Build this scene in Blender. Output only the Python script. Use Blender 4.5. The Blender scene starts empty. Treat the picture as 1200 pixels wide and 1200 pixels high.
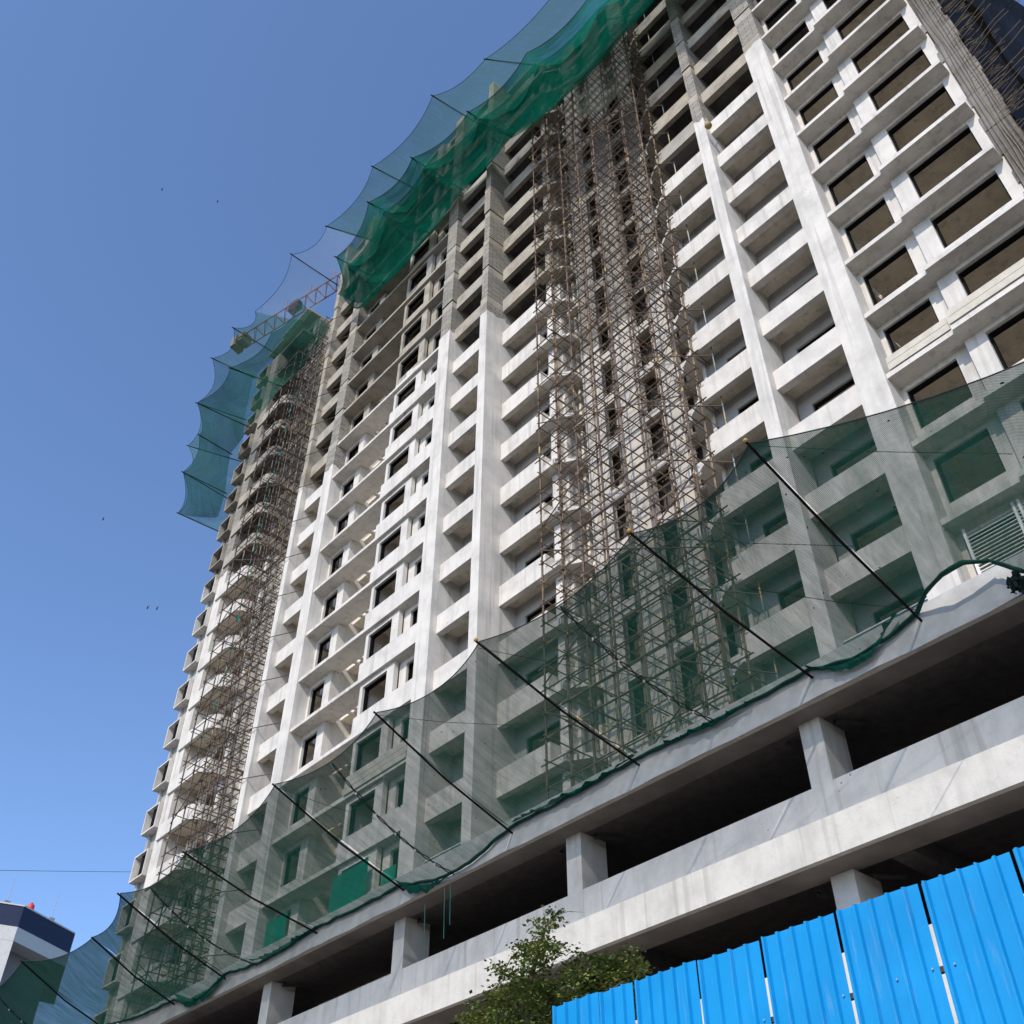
import bpy, math, random
from mathutils import Vector, Matrix, noise as mnoise
random.seed(7)
R_ = math.radians
S = bpy.context.scene
COL = S.collection

# ------------------------------------------------------------------ camera
H = 1.6                                   # eye height above the ground (z = 0)
F_PX, PITCH, ROLL, YAW = 1222.0, R_(42.5), R_(0.17), R_(-48.9)
fwd = Vector((math.sin(YAW)*math.cos(PITCH), math.cos(YAW)*math.cos(PITCH), math.sin(PITCH)))
rgt = Vector((math.cos(YAW), -math.sin(YAW), 0))
upv = rgt.cross(fwd)
r2 = rgt*math.cos(ROLL) + upv*math.sin(ROLL)
u2 = -rgt*math.sin(ROLL) + upv*math.cos(ROLL)
cam_d = bpy.data.cameras.new('Camera')
cam_d.sensor_width = 36.0
cam_d.lens = 36.0*F_PX/1200.0
cam_d.clip_start = 0.1
cam_d.clip_end = 3000
cam = bpy.data.objects.new('Camera', cam_d)
COL.objects.link(cam)
mw = Matrix((( r2.x, u2.x, -fwd.x, 0), (r2.y, u2.y, -fwd.y, 0), (r2.z, u2.z, -fwd.z, H), (0, 0, 0, 1)))
cam.matrix_world = mw
S.camera = cam

# ------------------------------------------------------------------ sky, sun, exposure
SUN = Vector((0.38, -1.0, 0.86)).normalized()
SUN_EL = math.asin(SUN.z)
w = bpy.data.worlds.new('World')
S.world = w
w.use_nodes = True
wn = w.node_tree.nodes
wl = w.node_tree.links
bg = wn['Background']
sky = wn.new('ShaderNodeTexSky')
sky.sky_type = 'NISHITA'
sky.sun_disc = False
sky.sun_elevation = SUN_EL
sky.sun_rotation = math.atan2(SUN.x, SUN.y)
sky.altitude = 0
sky.air_density = 0.8
sky.dust_density = 0.6
sky.ozone_density = 5.0
wl.new(sky.outputs[0], bg.inputs[0])
bg.inputs[1].default_value = 0.15
sun_d = bpy.data.lights.new('Sun', 'SUN')
sun_d.energy = 2.15
sun_d.angle = R_(0.53)
sun_d.color = (1.0, 0.915, 0.79)
sun = bpy.data.objects.new('Sun', sun_d)
COL.objects.link(sun)
sun.rotation_euler = SUN.to_track_quat('Z', 'Y').to_euler()
sun.location = (10, -20, 40)
S.view_settings.view_transform = 'Standard'
S.view_settings.look = 'None'
S.view_settings.exposure = 0.86
S.view_settings.gamma = 1.0
S.cycles.max_bounces = 8
S.cycles.diffuse_bounces = 4
S.cycles.transparent_max_bounces = 16
S.cycles.use_denoising = True

# ------------------------------------------------------------------ pixel helpers (measurements only: they turn a pixel plus a real depth into a point)
def ray(px, py):
    return r2*(px-600) - u2*(py-600) + fwd*F_PX
def at_y(px, py, Y):
    d = ray(px, py); return d*(Y/d.y) + Vector((0, 0, H))
def at_x(px, py, X):
    d = ray(px, py); return d*(X/d.x) + Vector((0, 0, H))
def at_z(px, py, Z):
    d = ray(px, py); return d*((Z-H)/d.z) + Vector((0, 0, H))

# ------------------------------------------------------------------ mesh builder
class MB:
    def __init__(s): s.v = []; s.f = []; s.sm = False
    def box(s, x0, x1, y0, y1, z0, z1):
        n = len(s.v)
        s.v += [(x0,y0,z0),(x1,y0,z0),(x1,y1,z0),(x0,y1,z0),(x0,y0,z1),(x1,y0,z1),(x1,y1,z1),(x0,y1,z1)]
        s.f += [(n,n+3,n+2,n+1),(n+4,n+5,n+6,n+7),(n,n+1,n+5,n+4),(n+1,n+2,n+6,n+5),(n+2,n+3,n+7,n+6),(n+3,n,n+4,n+7)]
        return s
    def poly(s, pts):
        n = len(s.v); s.v += [tuple(p) for p in pts]; s.f.append(tuple(range(n, n+len(pts)))); return s
    def prism(s, pts, z0, z1):
        n = len(s.v); k = len(pts)
        s.v += [(x,y,z0) for x,y in pts] + [(x,y,z1) for x,y in pts]
        s.f.append(tuple(range(n+k-1, n-1, -1))); s.f.append(tuple(range(n+k, n+2*k)))
        for i in range(k):
            j = (i+1) % k; s.f.append((n+i, n+j, n+k+j, n+k+i))
        return s
    def tube(s, pts, r, seg=5, r1=None):
        pts = [Vector(p) for p in pts]; n0 = len(s.v); m = len(pts)
        for i, p in enumerate(pts):
            a = pts[max(i-1,0)]; b = pts[min(i+1,m-1)]
            d = (b-a); d = d.normalized() if d.length > 1e-9 else Vector((0,0,1))
            q = d.orthogonal().normalized(); t = d.cross(q)
            rr = r if r1 is None else r + (r1-r)*i/max(m-1,1)
            for k in range(seg):
                an = 2*math.pi*k/seg
                s.v.append(tuple(p + q*(rr*math.cos(an)) + t*(rr*math.sin(an))))
        for i in range(m-1):
            for k in range(seg):
                k2 = (k+1) % seg
                s.f.append((n0+i*seg+k, n0+i*seg+k2, n0+(i+1)*seg+k2, n0+(i+1)*seg+k))
        s.f.append(tuple(n0+k for k in range(seg-1,-1,-1)))
        s.f.append(tuple(n0+(m-1)*seg+k for k in range(seg)))
        return s
    def lathe(s, prof, c, seg=14):
        n0 = len(s.v); m = len(prof); c = Vector(c)
        for (r, z) in prof:
            for k in range(seg):
                an = 2*math.pi*k/seg; s.v.append((c.x+r*math.cos(an), c.y+r*math.sin(an), c.z+z))
        for i in range(m-1):
            for k in range(seg):
                k2 = (k+1) % seg
                s.f.append((n0+i*seg+k, n0+i*seg+k2, n0+(i+1)*seg+k2, n0+(i+1)*seg+k))
        s.f.append(tuple(n0+k for k in range(seg-1,-1,-1))); s.f.append(tuple(n0+(m-1)*seg+k for k in range(seg)))
        return s
    def build(s, name, mat, parent=None, smooth=False):
        me = bpy.data.meshes.new(name)
        me.from_pydata(s.v, [], s.f); me.update()
        if smooth:
            for p in me.polygons: p.use_smooth = True
        o = bpy.data.objects.new(name, me)
        me.materials.append(mat)
        COL.objects.link(o)
        if parent is not None:
            o.parent = parent
            o.matrix_parent_inverse = Matrix.Translation(-parent.location)
        return o

def thing(name, label, cat, loc=(0,0,0), group=None):
    o = bpy.data.objects.new(name, None); COL.objects.link(o)
    o.location = loc; o.empty_display_size = 0.5
    o['label'] = label; o['category'] = cat
    if group: o['group'] = group
    return o
def tag(o, label, cat, group=None):
    o['label'] = label; o['category'] = cat
    if group: o['group'] = group
    return o
def struct(o): o['kind'] = 'structure'; return o
def stuff(o): o['kind'] = 'stuff'; return o

# ------------------------------------------------------------------ materials
def newmat(name):
    m = bpy.data.materials.new(name); m.use_nodes = True
    nt = m.node_tree; return m, nt, nt.nodes, nt.links, nt.nodes['Principled BSDF']
def N(ns, t, **kw):
    n = ns.new(t)
    for k, v in kw.items(): setattr(n, k, v)
    return n
def noise_tex(ns, ls, vec, scale, detail=4, rough=0.55):
    n = N(ns, 'ShaderNodeTexNoise'); n.inputs['Scale'].default_value = scale
    n.inputs['Detail'].default_value = detail; n.inputs['Roughness'].default_value = rough
    ls.new(vec, n.inputs['Vector']); return n
def ramp(ns, ls, fac, stops):
    r = N(ns, 'ShaderNodeValToRGB'); e = r.color_ramp.elements
    e[0].position, e[0].color = stops[0][0], (*stops[0][1], 1)
    e[1].position, e[1].color = stops[-1][0], (*stops[-1][1], 1)
    for p, c in stops[1:-1]:
        k = e.new(p); k.color = (*c, 1)
    ls.new(fac, r.inputs[0]); return r
def mixc(ns, ls, fac, a, b, mode='MIX'):
    m = N(ns, 'ShaderNodeMix', data_type='RGBA', blend_type=mode)
    if isinstance(fac, float): m.inputs['Factor'].default_value = fac
    else: ls.new(fac, m.inputs['Factor'])
    for sock, val in ((m.inputs['A'], a), (m.inputs['B'], b)):
        if isinstance(val, tuple): sock.default_value = (*val, 1)
        else: ls.new(val, sock)
    return m.outputs['Result']
def math_(ns, ls, op, a, b=None, c=None):
    m = N(ns, 'ShaderNodeMath', operation=op)
    for i, x in enumerate((a, b, c)):
        if x is None: continue
        if isinstance(x, (int, float)): m.inputs[i].default_value = x
        else: ls.new(x, m.inputs[i])
    return m.outputs[0]
def scaled(ns, ls, vec, s):
    m = N(ns, 'ShaderNodeMapping'); m.inputs['Scale'].default_value = s
    ls.new(vec, m.inputs['Vector']); return m.outputs[0]
def bumped(ns, ls, h, strength, dist, bsdf):
    b = N(ns, 'ShaderNodeBump'); b.inputs['Strength'].default_value = strength; b.inputs['Distance'].default_value = dist
    ls.new(h, b.inputs['Height']); ls.new(b.outputs[0], bsdf.inputs['Normal'])

def facade(name, thr, masonry=False, white=(0.60, 0.565, 0.515), base_raw=(0.34, 0.30, 0.24)):
    """white plaster up to height thr, unplastered concrete / blockwork above it"""
    m, nt, ns, ls, b = newmat(name)
    pos = N(ns, 'ShaderNodeNewGeometry').outputs['Position']
    sep = N(ns, 'ShaderNodeSeparateXYZ'); ls.new(pos, sep.inputs[0])
    n1 = noise_tex(ns, ls, pos, 1.1, 6, 0.6)
    n2 = noise_tex(ns, ls, scaled(ns, ls, pos, (2.2, 2.2, 0.25)), 1.0, 4)
    n3 = noise_tex(ns, ls, pos, 9.0, 5, 0.65)
    n4 = noise_tex(ns, ls, pos, 0.35, 3)
    wcol = ramp(ns, ls, n1.outputs[0], [(0.25, tuple(c*0.78 for c in white)), (0.5, white), (0.75, tuple(min(c*1.12, 0.80) for c in white))]).outputs[0]
    wcol = mixc(ns, ls, ramp(ns, ls, n2.outputs[0], [(0.50, (0,0,0)), (0.70, (0.55,)*3)]).outputs[0], wcol, (0.40, 0.38, 0.35))
    wcol = mixc(ns, ls, ramp(ns, ls, n3.outputs[0], [(0.56, (0,0,0)), (0.78, (0.45,)*3)]).outputs[0], wcol, (0.38, 0.365, 0.34))
    vo = N(ns, 'ShaderNodeTexVoronoi'); vo.inputs['Scale'].default_value = 5.5; ls.new(pos, vo.inputs['Vector'])
    pit = math_(ns, ls, 'LESS_THAN', vo.outputs['Distance'], math_(ns, ls, 'MULTIPLY', math_(ns, ls, 'MAXIMUM', math_(ns, ls, 'SUBTRACT', noise_tex(ns, ls, pos, 0.7, 2).outputs[0], 0.60), 0.0), 1.1))
    wcol = mixc(ns, ls, math_(ns, ls, 'MULTIPLY', pit, 0.7), wcol, (0.16, 0.15, 0.14))
    n5 = noise_tex(ns, ls, scaled(ns, ls, pos, (3.4, 3.4, 0.10)), 1.0, 3)
    wcol = mixc(ns, ls, ramp(ns, ls, n5.outputs[0], [(0.59, (0,0,0)), (0.67, (0.42,)*3)]).outputs[0], wcol, (0.31, 0.285, 0.25))
    rcol = ramp(ns, ls, n1.outputs[0], [(0.28, tuple(c*0.55 for c in base_raw)), (0.5, base_raw), (0.74, tuple(c*1.35 for c in base_raw))]).outputs[0]
    rcol = mixc(ns, ls, ramp(ns, ls, n3.outputs[0], [(0.45, (0,0,0)), (0.75, (0.55,)*3)]).outputs[0], rcol, tuple(c*0.62 for c in base_raw))
    rcol = mixc(ns, ls, ramp(ns, ls, n4.outputs[0], [(0.45, (0,0,0)), (0.62, (0.45,)*3)]).outputs[0], rcol, (0.36, 0.35, 0.33))
    if masonry:
        cmb = N(ns, 'ShaderNodeCombineXYZ')
        ls.new(math_(ns, ls, 'ADD', sep.outputs[0], sep.outputs[1]), cmb.inputs[0]); ls.new(sep.outputs[2], cmb.inputs[1])
        br = N(ns, 'ShaderNodeTexBrick'); ls.new(cmb.outputs[0], br.inputs['Vector'])
        br.inputs['Scale'].default_value = 1.0; br.inputs['Brick Width'].default_value = 0.6; br.inputs['Row Height'].default_value = 0.21
        br.inputs['Mortar Size'].default_value = 0.022
        br.inputs['Color1'].default_value = (0.34, 0.31, 0.26, 1); br.inputs['Color2'].default_value = (0.20, 0.185, 0.16, 1); br.inputs['Mortar'].default_value = (0.085, 0.08, 0.072, 1)
        bcol = mixc(ns, ls, 0.22, br.outputs[0], rcol)
        zz = math_(ns, ls, 'MODULO', math_(ns, ls, 'SUBTRACT', sep.outputs[2], 20.1), 3.0)
        band = math_(ns, ls, 'LESS_THAN', zz, 0.62)
        rcol = mixc(ns, ls, band, bcol, rcol)
        joint = math_(ns, ls, 'LESS_THAN', math_(ns, ls, 'ABSOLUTE', math_(ns, ls, 'SUBTRACT', zz, 0.62)), 0.045)
        rcol = mixc(ns, ls, math_(ns, ls, 'MULTIPLY', joint, 0.75), rcol, (0.05, 0.045, 0.04))
    edge = math_(ns, ls, 'ADD', sep.outputs[2], math_(ns, ls, 'MULTIPLY', math_(ns, ls, 'SUBTRACT', noise_tex(ns, ls, pos, 1.6, 3).outputs[0], 0.5), 1.3))
    fac = math_(ns, ls, 'GREATER_THAN', edge, thr)
    ls.new(mixc(ns, ls, fac, wcol, rcol), b.inputs['Base Color'])
    b.inputs['Roughness'].default_value = 0.85
    b.inputs['Specular IOR Level'].default_value = 0.2
    bumped(ns, ls, n3.outputs[0], 0.25, 0.03, b)
    return m

def plain(name, col, rough=0.7, metal=0.0, var=0.25, scale=4.0, spec=0.3):
    m, nt, ns, ls, b = newmat(name)
    pos = N(ns, 'ShaderNodeNewGeometry').outputs['Position']
    n1 = noise_tex(ns, ls, pos, scale, 5, 0.6)
    c = ramp(ns, ls, n1.outputs[0], [(0.3, tuple(x*(1-var) for x in col)), (0.7, tuple(min(1, x*(1+var)) for x in col))]).outputs[0]
    ls.new(c, b.inputs['Base Color'])
    b.inputs['Roughness'].default_value = rough; b.inputs['Metallic'].default_value = metal
    b.inputs['Specular IOR Level'].default_value = spec
    return m

def pipe_mat(name, a, c, lo=0.56, hi=0.62):
    m, nt, ns, ls, b = newmat(name)
    pos = N(ns, 'ShaderNodeNewGeometry').outputs['Position']
    n1 = noise_tex(ns, ls, pos, 1.3, 3, 0.6); n2 = noise_tex(ns, ls, pos, 0.45, 2)
    k = ramp(ns, ls, n1.outputs[0], [(lo, a), (hi, c)]).outputs[0]
    k = mixc(ns, ls, ramp(ns, ls, n2.outputs[0], [(0.50, (0,0,0)), (0.60, (0.5,)*3)]).outputs[0], k, tuple(x*1.9 for x in a))
    ls.new(k, b.inputs['Base Color']); b.inputs['Roughness'].default_value = 0.7
    return m

def net_mat(name, col, alpha, trans=0.5, streak=0.22, mesh=True, along=False):
    """woven shade net: partly see-through weave, some light coming through the threads"""
    m, nt, ns, ls, b = newmat(name)
    ns.remove(b); out = ns['Material Output']
    uv = N(ns, 'ShaderNodeUVMap').outputs[0]
    pos = N(ns, 'ShaderNodeNewGeometry').outputs['Position']
    n1 = noise_tex(ns, ls, scaled(ns, ls, uv, (0.22, 2.2, 1) if along else (2.6, 0.35, 1)), 1.5, 5, 0.65)
    n2 = noise_tex(ns, ls, pos, 0.5, 4)
    n3 = noise_tex(ns, ls, pos, 3.2, 3)
    a = math_(ns, ls, 'ADD', alpha, math_(ns, ls, 'MULTIPLY', math_(ns, ls, 'SUBTRACT', n1.outputs[0], 0.5), streak*2.2))
    a = math_(ns, ls, 'ADD', a, math_(ns, ls, 'MULTIPLY', math_(ns, ls, 'SUBTRACT', n2.outputs[0], 0.5), streak))
    if mesh:
        sp = N(ns, 'ShaderNodeSeparateXYZ'); ls.new(uv, sp.inputs[0])
        u = math_(ns, ls, 'SINE', math_(ns, ls, 'MULTIPLY', sp.outputs[0], 190.0)); v = math_(ns, ls, 'SINE', math_(ns, ls, 'MULTIPLY', sp.outputs[1], 190.0))
        a = math_(ns, ls, 'SUBTRACT', a, math_(ns, ls, 'MULTIPLY', math_(ns, ls, 'MULTIPLY', u, v), 0.24))
    # bits of mortar and debris lying on the net
    vo = N(ns, 'ShaderNodeTexVoronoi'); vo.inputs['Scale'].default_value = 4.6; ls.new(uv, vo.inputs['Vector'])
    dirt = math_(ns, ls, 'LESS_THAN', vo.outputs['Distance'], math_(ns, ls, 'MULTIPLY', math_(ns, ls, 'MAXIMUM', math_(ns, ls, 'SUBTRACT', n3.outputs[0], 0.38), 0.0), 0.45))
    a = math_(ns, ls, 'MAXIMUM', a, dirt)
    a = math_(ns, ls, 'MINIMUM', math_(ns, ls, 'MAXIMUM', a, 0.03), 1.0)
    c = mixc(ns, ls, ramp(ns, ls, n1.outputs[0], [(0.35, (0,0,0)), (0.7, (0.6,)*3)]).outputs[0], col, tuple(x*1.6 for x in col))
    c = mixc(ns, ls, dirt, c, (0.02, 0.022, 0.02))
    df = N(ns, 'ShaderNodeBsdfDiffuse'); ls.new(c, df.inputs[0])
    tl = N(ns, 'ShaderNodeBsdfTranslucent'); ls.new(c, tl.inputs[0])
    tr = N(ns, 'ShaderNodeBsdfTransparent')
    m1 = N(ns, 'ShaderNodeMixShader'); m1.inputs[0].default_value = trans
    ls.new(df.outputs[0], m1.inputs[1]); ls.new(tl.outputs[0], m1.inputs[2])
    m2 = N(ns, 'ShaderNodeMixShader'); ls.new(a, m2.inputs[0]); ls.new(tr.outputs[0], m2.inputs[1]); ls.new(m1.outputs[0], m2.inputs[2])
    ls.new(m2.outputs[0], out.inputs[0])
    return m

THR = H + 47.9
M_FRAME = facade('plaster_and_concrete', THR)
M_PIER = facade('plaster_and_blockwork', H+46.7, True)
M_PIERK = facade('plaster_and_column_concrete', H+47.6, False)
M_PIERR = facade('plaster_and_blockwork_right', H+48.6, True)
M_SHAFT = facade('shaft_plaster', H+41.0, True, (0.50,0.455,0.40), (0.22,0.175,0.135))
M_PIERL2 = facade('plaster_and_blockwork_narrow', H+47.7, True)
M_PIERL1 = facade('plaster_and_blockwork_tall', H+49.2, True)
M_LEDGE = facade('ledge_plaster', H+49.3)
M_WALL = facade('wall_plaster', H+47.9, True)
M_LEDGER = facade('ledge_plaster_right', H+53.0)
M_WALLR = facade('wall_plaster_right', H+53.0, True)
M_SLAB = facade('slab_plaster', H+48.0, False, (0.70, 0.63, 0.52), (0.09, 0.085, 0.08))
M_PODIUM = facade('podium_plaster', 400.0, False, (0.56, 0.53, 0.485))
M_DARKC = plain('dark_basement_concrete', (0.10, 0.088, 0.08), 0.9)  # near-black colour stands in for deep shade in the decks and shaft
M_SOFF = plain('dusty_soffit_concrete', (0.20, 0.175, 0.155), 0.95, 0, 0.35, 0.6)  # slab underside darkened in colour for the shade beneath the edge
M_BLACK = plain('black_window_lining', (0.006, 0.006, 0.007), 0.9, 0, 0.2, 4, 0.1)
M_RUST = pipe_mat('rusty_scaffold_pipe', (0.088, 0.053, 0.034), (0.42, 0.28, 0.08), 0.645, 0.67)
M_RUST2 = pipe_mat('weathered_scaffold_pipe', (0.125, 0.085, 0.054), (0.40, 0.32, 0.20), 0.55, 0.66)
M_RUST3 = pipe_mat('dark_scaffold_pipe', (0.060, 0.046, 0.036), (0.30, 0.24, 0.15), 0.60, 0.66)
M_POLE = plain('black_steel_pole', (0.010, 0.009, 0.008), 0.8, 0, 0.25, 4, 0.1)
M_ROPE = plain('dark_rope', (0.012, 0.03, 0.028), 0.9)
M_GROPE = plain('green_rope', (0.03, 0.16, 0.13), 0.9)
M_NET = net_mat('green_catch_net', (0.016, 0.066, 0.047), 0.70, 0.45, 0.20)
M_NETDENSE = net_mat('bunched_green_net', (0.006, 0.085, 0.062), 0.92, 0.4, 0.2, False)
M_NETM = net_mat('leftward_green_catch_net', (0.013, 0.062, 0.044), 0.77, 0.45, 0.22)
M_NETL = net_mat('dense_green_catch_net', (0.012, 0.058, 0.042), 0.84, 0.45, 0.20)
M_NETV = net_mat('teal_shade_net', (0.004, 0.125, 0.085), 0.74, 0.6, 0.42, True, True)
M_NETU = net_mat('thin_blue_green_net', (0.055, 0.135, 0.075), 0.50, 0.45, 0.26)
M_NETW = net_mat('thin_pale_net', (0.30, 0.34, 0.36), 0.20, 0.5, 0.06)
M_NETB = net_mat('black_green_net', (0.008, 0.007, 0.005), 0.99, 0.3, 0.06)
M_SHEET = net_mat('green_sheet_in_opening', (0.01, 0.22, 0.15), 0.93, 0.3, 0.1, False)

# ------------------------------------------------------------------ ground
m, nt, ns, ls, b = newmat('dusty_ground')
pos = N(ns, 'ShaderNodeNewGeometry').outputs['Position']
n1 = noise_tex(ns, ls, pos, 0.4, 6, 0.6)
ls.new(ramp(ns, ls, n1.outputs[0], [(0.3, (0.11, 0.10, 0.088)), (0.7, (0.17, 0.155, 0.135))]).outputs[0], b.inputs['Base Color'])
b.inputs['Roughness'].default_value = 0.95
struct(MB().poly([(-900,-900,0),(900,-900,0),(900,900,0),(-900,900,0)]).build('ground', m))

# ------------------------------------------------------------------ tower
TW = thing('apartment_tower', 'tall white apartment tower under construction with bare grey upper floors and open balconies', 'building', (-30, 24, 0))
def zb(k): return H + 18.5 + 3.0*k        # underside of the edge beam of floor k
K0, K1 = -2, 18
FL = range(K0, K1+1)
TOP = zb(K1+1) + 0.2
PB = 14.9                                  # podium deck
M_IN = plain('interior_wall', (0.58, 0.53, 0.45), 0.9)
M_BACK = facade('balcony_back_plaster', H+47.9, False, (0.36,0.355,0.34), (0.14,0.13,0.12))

# piers: x0, x1, material
def pier(x0, x1, y0, mat, y1=24.6, z1=None):
    mb = MB()
    z1 = z1 or TOP
    mb.box(x0, x1, y0, y1, PB, z1)
    return mb.build('pier', mat, TW)
def rawpier(x0, x1, y0, mat, y1=24.6, thrz=47):
    """pier whose unplastered upper length is stepped a little at every floor"""
    mb = MB(); z = PB
    zs = [PB] + [zb(k)+0.62 for k in FL if zb(k)+0.62 > H+thrz] + [TOP]
    for i in range(len(zs)-1):
        a, c = zs[i], zs[i+1]
        j = 0 if i == 0 else random.uniform(0.01, 0.06)
        mb.box(x0+j*0.8, x1-j*0.4, y0+j, y1, a, c-(0.10 if i > 0 else 0.0))
        if i > 0: mb.box(x0+0.09, x1-0.07, y0+0.14, y1-0.02, c-0.10, c)
    return mb.build('pier', mat, TW)
rawpier(-9.02, -8.06, 22.10, M_PIERR, 23.3, 48.5)
rawpier(-12.41, -11.86, 22.12, M_PIER, 23.5)
rawpier(-28.12, -27.55, 22.12, M_PIERL2, 24.3, 47.5)
rawpier(-31.92, -30.92, 22.10, M_PIERL1, 23.8, 49)
rawpier(-43.52, -42.52, 22.10, M_PIER, 23.3)
rawpier(-46.78, -46.25, 22.12, M_PIERK, 24.6)

n_balc = [0]
EXTRA = MB()
def balcony(mb, mat):
    n_balc[0] += 1
    return mb.build('balcony', mat, TW)
M_GLASS = plain('blue_grey_glass', (0.10, 0.14, 0.16), 0.12, 0, 0.1, 1.0, 0.6)
M_STEEL = plain('pale_rail', (0.6, 0.62, 0.6), 0.4)
def railing(x0, x1, y, z, parent):
    mb = MB(); n = 3
    for i in range(n):
        a = x0+(x1-x0)*i/n; c = x0+(x1-x0)*(i+1)/n; mb.box(a+0.02, c-0.02, y, y+0.015, z+0.04, z+0.95)
    mb.build('glass_railing', M_GLASS, parent)
    mb = MB(); mb.box(x0, x1, y-0.02, y+0.035, z+0.96, z+1.0); mb.build('handrail', M_STEEL, parent)
for k in FL:
    z = zb(k)
    if k <= 16:
        mb = MB(); mb.box(-11.95, -8.95, 22.5, 22.82, z, z+(0.45 if k == -1 else 0.95)); o = balcony(mb, M_FRAME)
        if k == -1: railing(-11.84, -9.04, 22.6, z+0.45, o)
    # right inner balcony (left of the narrow right pier) with thin slab that runs further left
    if k <= 16:
        mb = MB(); mb.box(-15.63, -12.2, 23.3, 23.55, z, z+1.1)
        mb.prism([(-16.27,23.55),(-15.72,23.3),(-15.63,23.3),(-15.63,24.9),(-17.0,24.9)], z+0.06, z+0.30)
        if k < 0:
            mb.box(-16.0, -15.63, 23.38, 23.6, z+0.3, z+0.75); mb.box(-16.35, -16.0, 23.5, 23.72, z+0.3, z+0.5)
        mb.box(-17.15, -15.75, 23.95, 24.12, z+0.30, z+0.95)
        balcony(mb, M_FRAME)
    mb = MB(); mb.box(-27.62, -24.72, 23.3, 23.55, z, z+1.1)
    mb.box(-24.72, -24.55, 23.3, 23.8, z, z+1.1)
    mb.box(-24.55, -23.78, 23.32, 24.2, z+0.02, z+0.32)
    mb.box(-24.50, -23.95, 23.62, 23.80, z+0.32, z+0.62)
    mb.prism([(-23.78,23.5),(-22.95,24.0),(-22.95,24.5),(-23.78,24.5)], z+0.06, z+0.28)
    balcony(mb, M_FRAME)
    mb = MB(); mb.box(-30.95, -28.05, 22.5, 22.82, z, z+(0.45 if k == -1 else 1.0)); o = balcony(mb, M_FRAME)
    if k == -1: railing(-30.9, -28.14, 22.6, z+0.45, o)
    mb = MB(); mb.box(-46.30, -43.45, 22.5, 22.82, z, z+1.0); balcony(mb, M_FRAME)
    # far-left balcony with a rounded right end
    mb = MB()
    pts = [(-58.5,22.9),(-55.0,22.9)]
    for i in range(1,7):
        a = i*math.pi/12; pts.append((-55.0+0.8*math.sin(a), 23.7-0.8*math.cos(a)))
    pts += [(-54.2,24.5),(-54.35,24.5)]
    for i in range(6,-1,-1):
        a = i*math.pi/12; pts.append((-55.0+0.62*math.sin(a), 23.7-0.62*math.cos(a)))
    pts += [(-58.5,23.08)]
    mb.prism(pts, z, z+0.95)
    stuff_ok = k <= 15
    (balcony(mb, M_FRAME) if stuff_ok else None)

# floor slabs: one per storey, with recesses
SEG = [(-8.06,-2.3,22.98),(-12.0,-9.0,22.84),(-15.63,-12.0,23.56),(-17.15,-15.75,24.65),(-22.85,-17.15,24.85),(-24.6,-22.95,24.72),(-28.0,-24.6,23.56),(-30.92,-28.12,22.84),
       (-36.6,-30.92,22.98),(-40.4,-36.6,23.75),(-42.52,-40.4,23.0),(-46.3,-43.5,22.84),(-54.2,-46.6,25.4),(-58.5,-54.2,23.2),(-61.2,-58.5,23.4)]
for k in list(FL) + [K1+1]:
    z = zb(k); mb = MB()
    for x0, x1, y0 in SEG:
        mb.box(x0, x1-0.004, y0, 33.0, z+0.34, z+0.52)
    mb.build('floor_slab', M_SLAB if k <= K1 else M_FRAME, TW)

# walls behind, built bay by bay with real openings
def wall_with_openings(x0, x1, y0, th, opens, mat, name='wall', ks=FL, zlo=0.0, zhi=3.0):
    """opens: list of (xa, xb, za, zc) relative to the floor line"""
    mb = MB()
    for k in ks:
        z = zb(k)
        x = x0
        for (xa, xb, za, zc) in opens:
            if xa > x + 0.001: mb.box(x, xa, y0, y0+th, z+zlo, z+zhi)
            mb.box(xa, xb, y0, y0+th, z+zlo, z+za)
            if zc < zhi: mb.box(xa, xb, y0, y0+th, z+zc, z+zhi)
            x = xb
        if x < x1 - 0.001: mb.box(x, x1, y0, y0+th, z+zlo, z+zhi)
    return mb.build(name, mat, TW)
n_win = [0]
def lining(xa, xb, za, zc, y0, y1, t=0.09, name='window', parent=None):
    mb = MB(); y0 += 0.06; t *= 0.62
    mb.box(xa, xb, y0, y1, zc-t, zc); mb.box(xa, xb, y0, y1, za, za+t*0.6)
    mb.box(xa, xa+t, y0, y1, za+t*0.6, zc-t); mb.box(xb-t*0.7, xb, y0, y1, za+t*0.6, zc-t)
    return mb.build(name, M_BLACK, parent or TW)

# balcony back walls with door openings
DO = 0.56
for (x0, x1, y0, opens) in [(-11.86,-9.02,23.6,[(-11.3,-9.35,DO,2.62)]), (-15.6,-12.41,24.25,[(-14.6,-12.75,DO,2.6)]), (-27.55,-24.7,24.25,[(-26.9,-25.0,DO,2.6)]), (-30.92,-28.12,23.75,[(-30.0,-28.5,DO,2.6)])]:
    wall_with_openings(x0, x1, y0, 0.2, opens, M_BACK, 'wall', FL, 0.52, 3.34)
    for k in range(K0, 15):
        for (xa, xb, za, zc) in opens:
            lining(xa, xb, zb(k)+za, zb(k)+zc, y0+0.04, y0+0.26, 0.10, 'balcony_door')
wall_with_openings(-46.25, -43.52, 24.3, 0.2, [(-45.2,-43.9,DO,2.6)], M_WALL, 'wall', FL, 0.52, 3.34)
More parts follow.
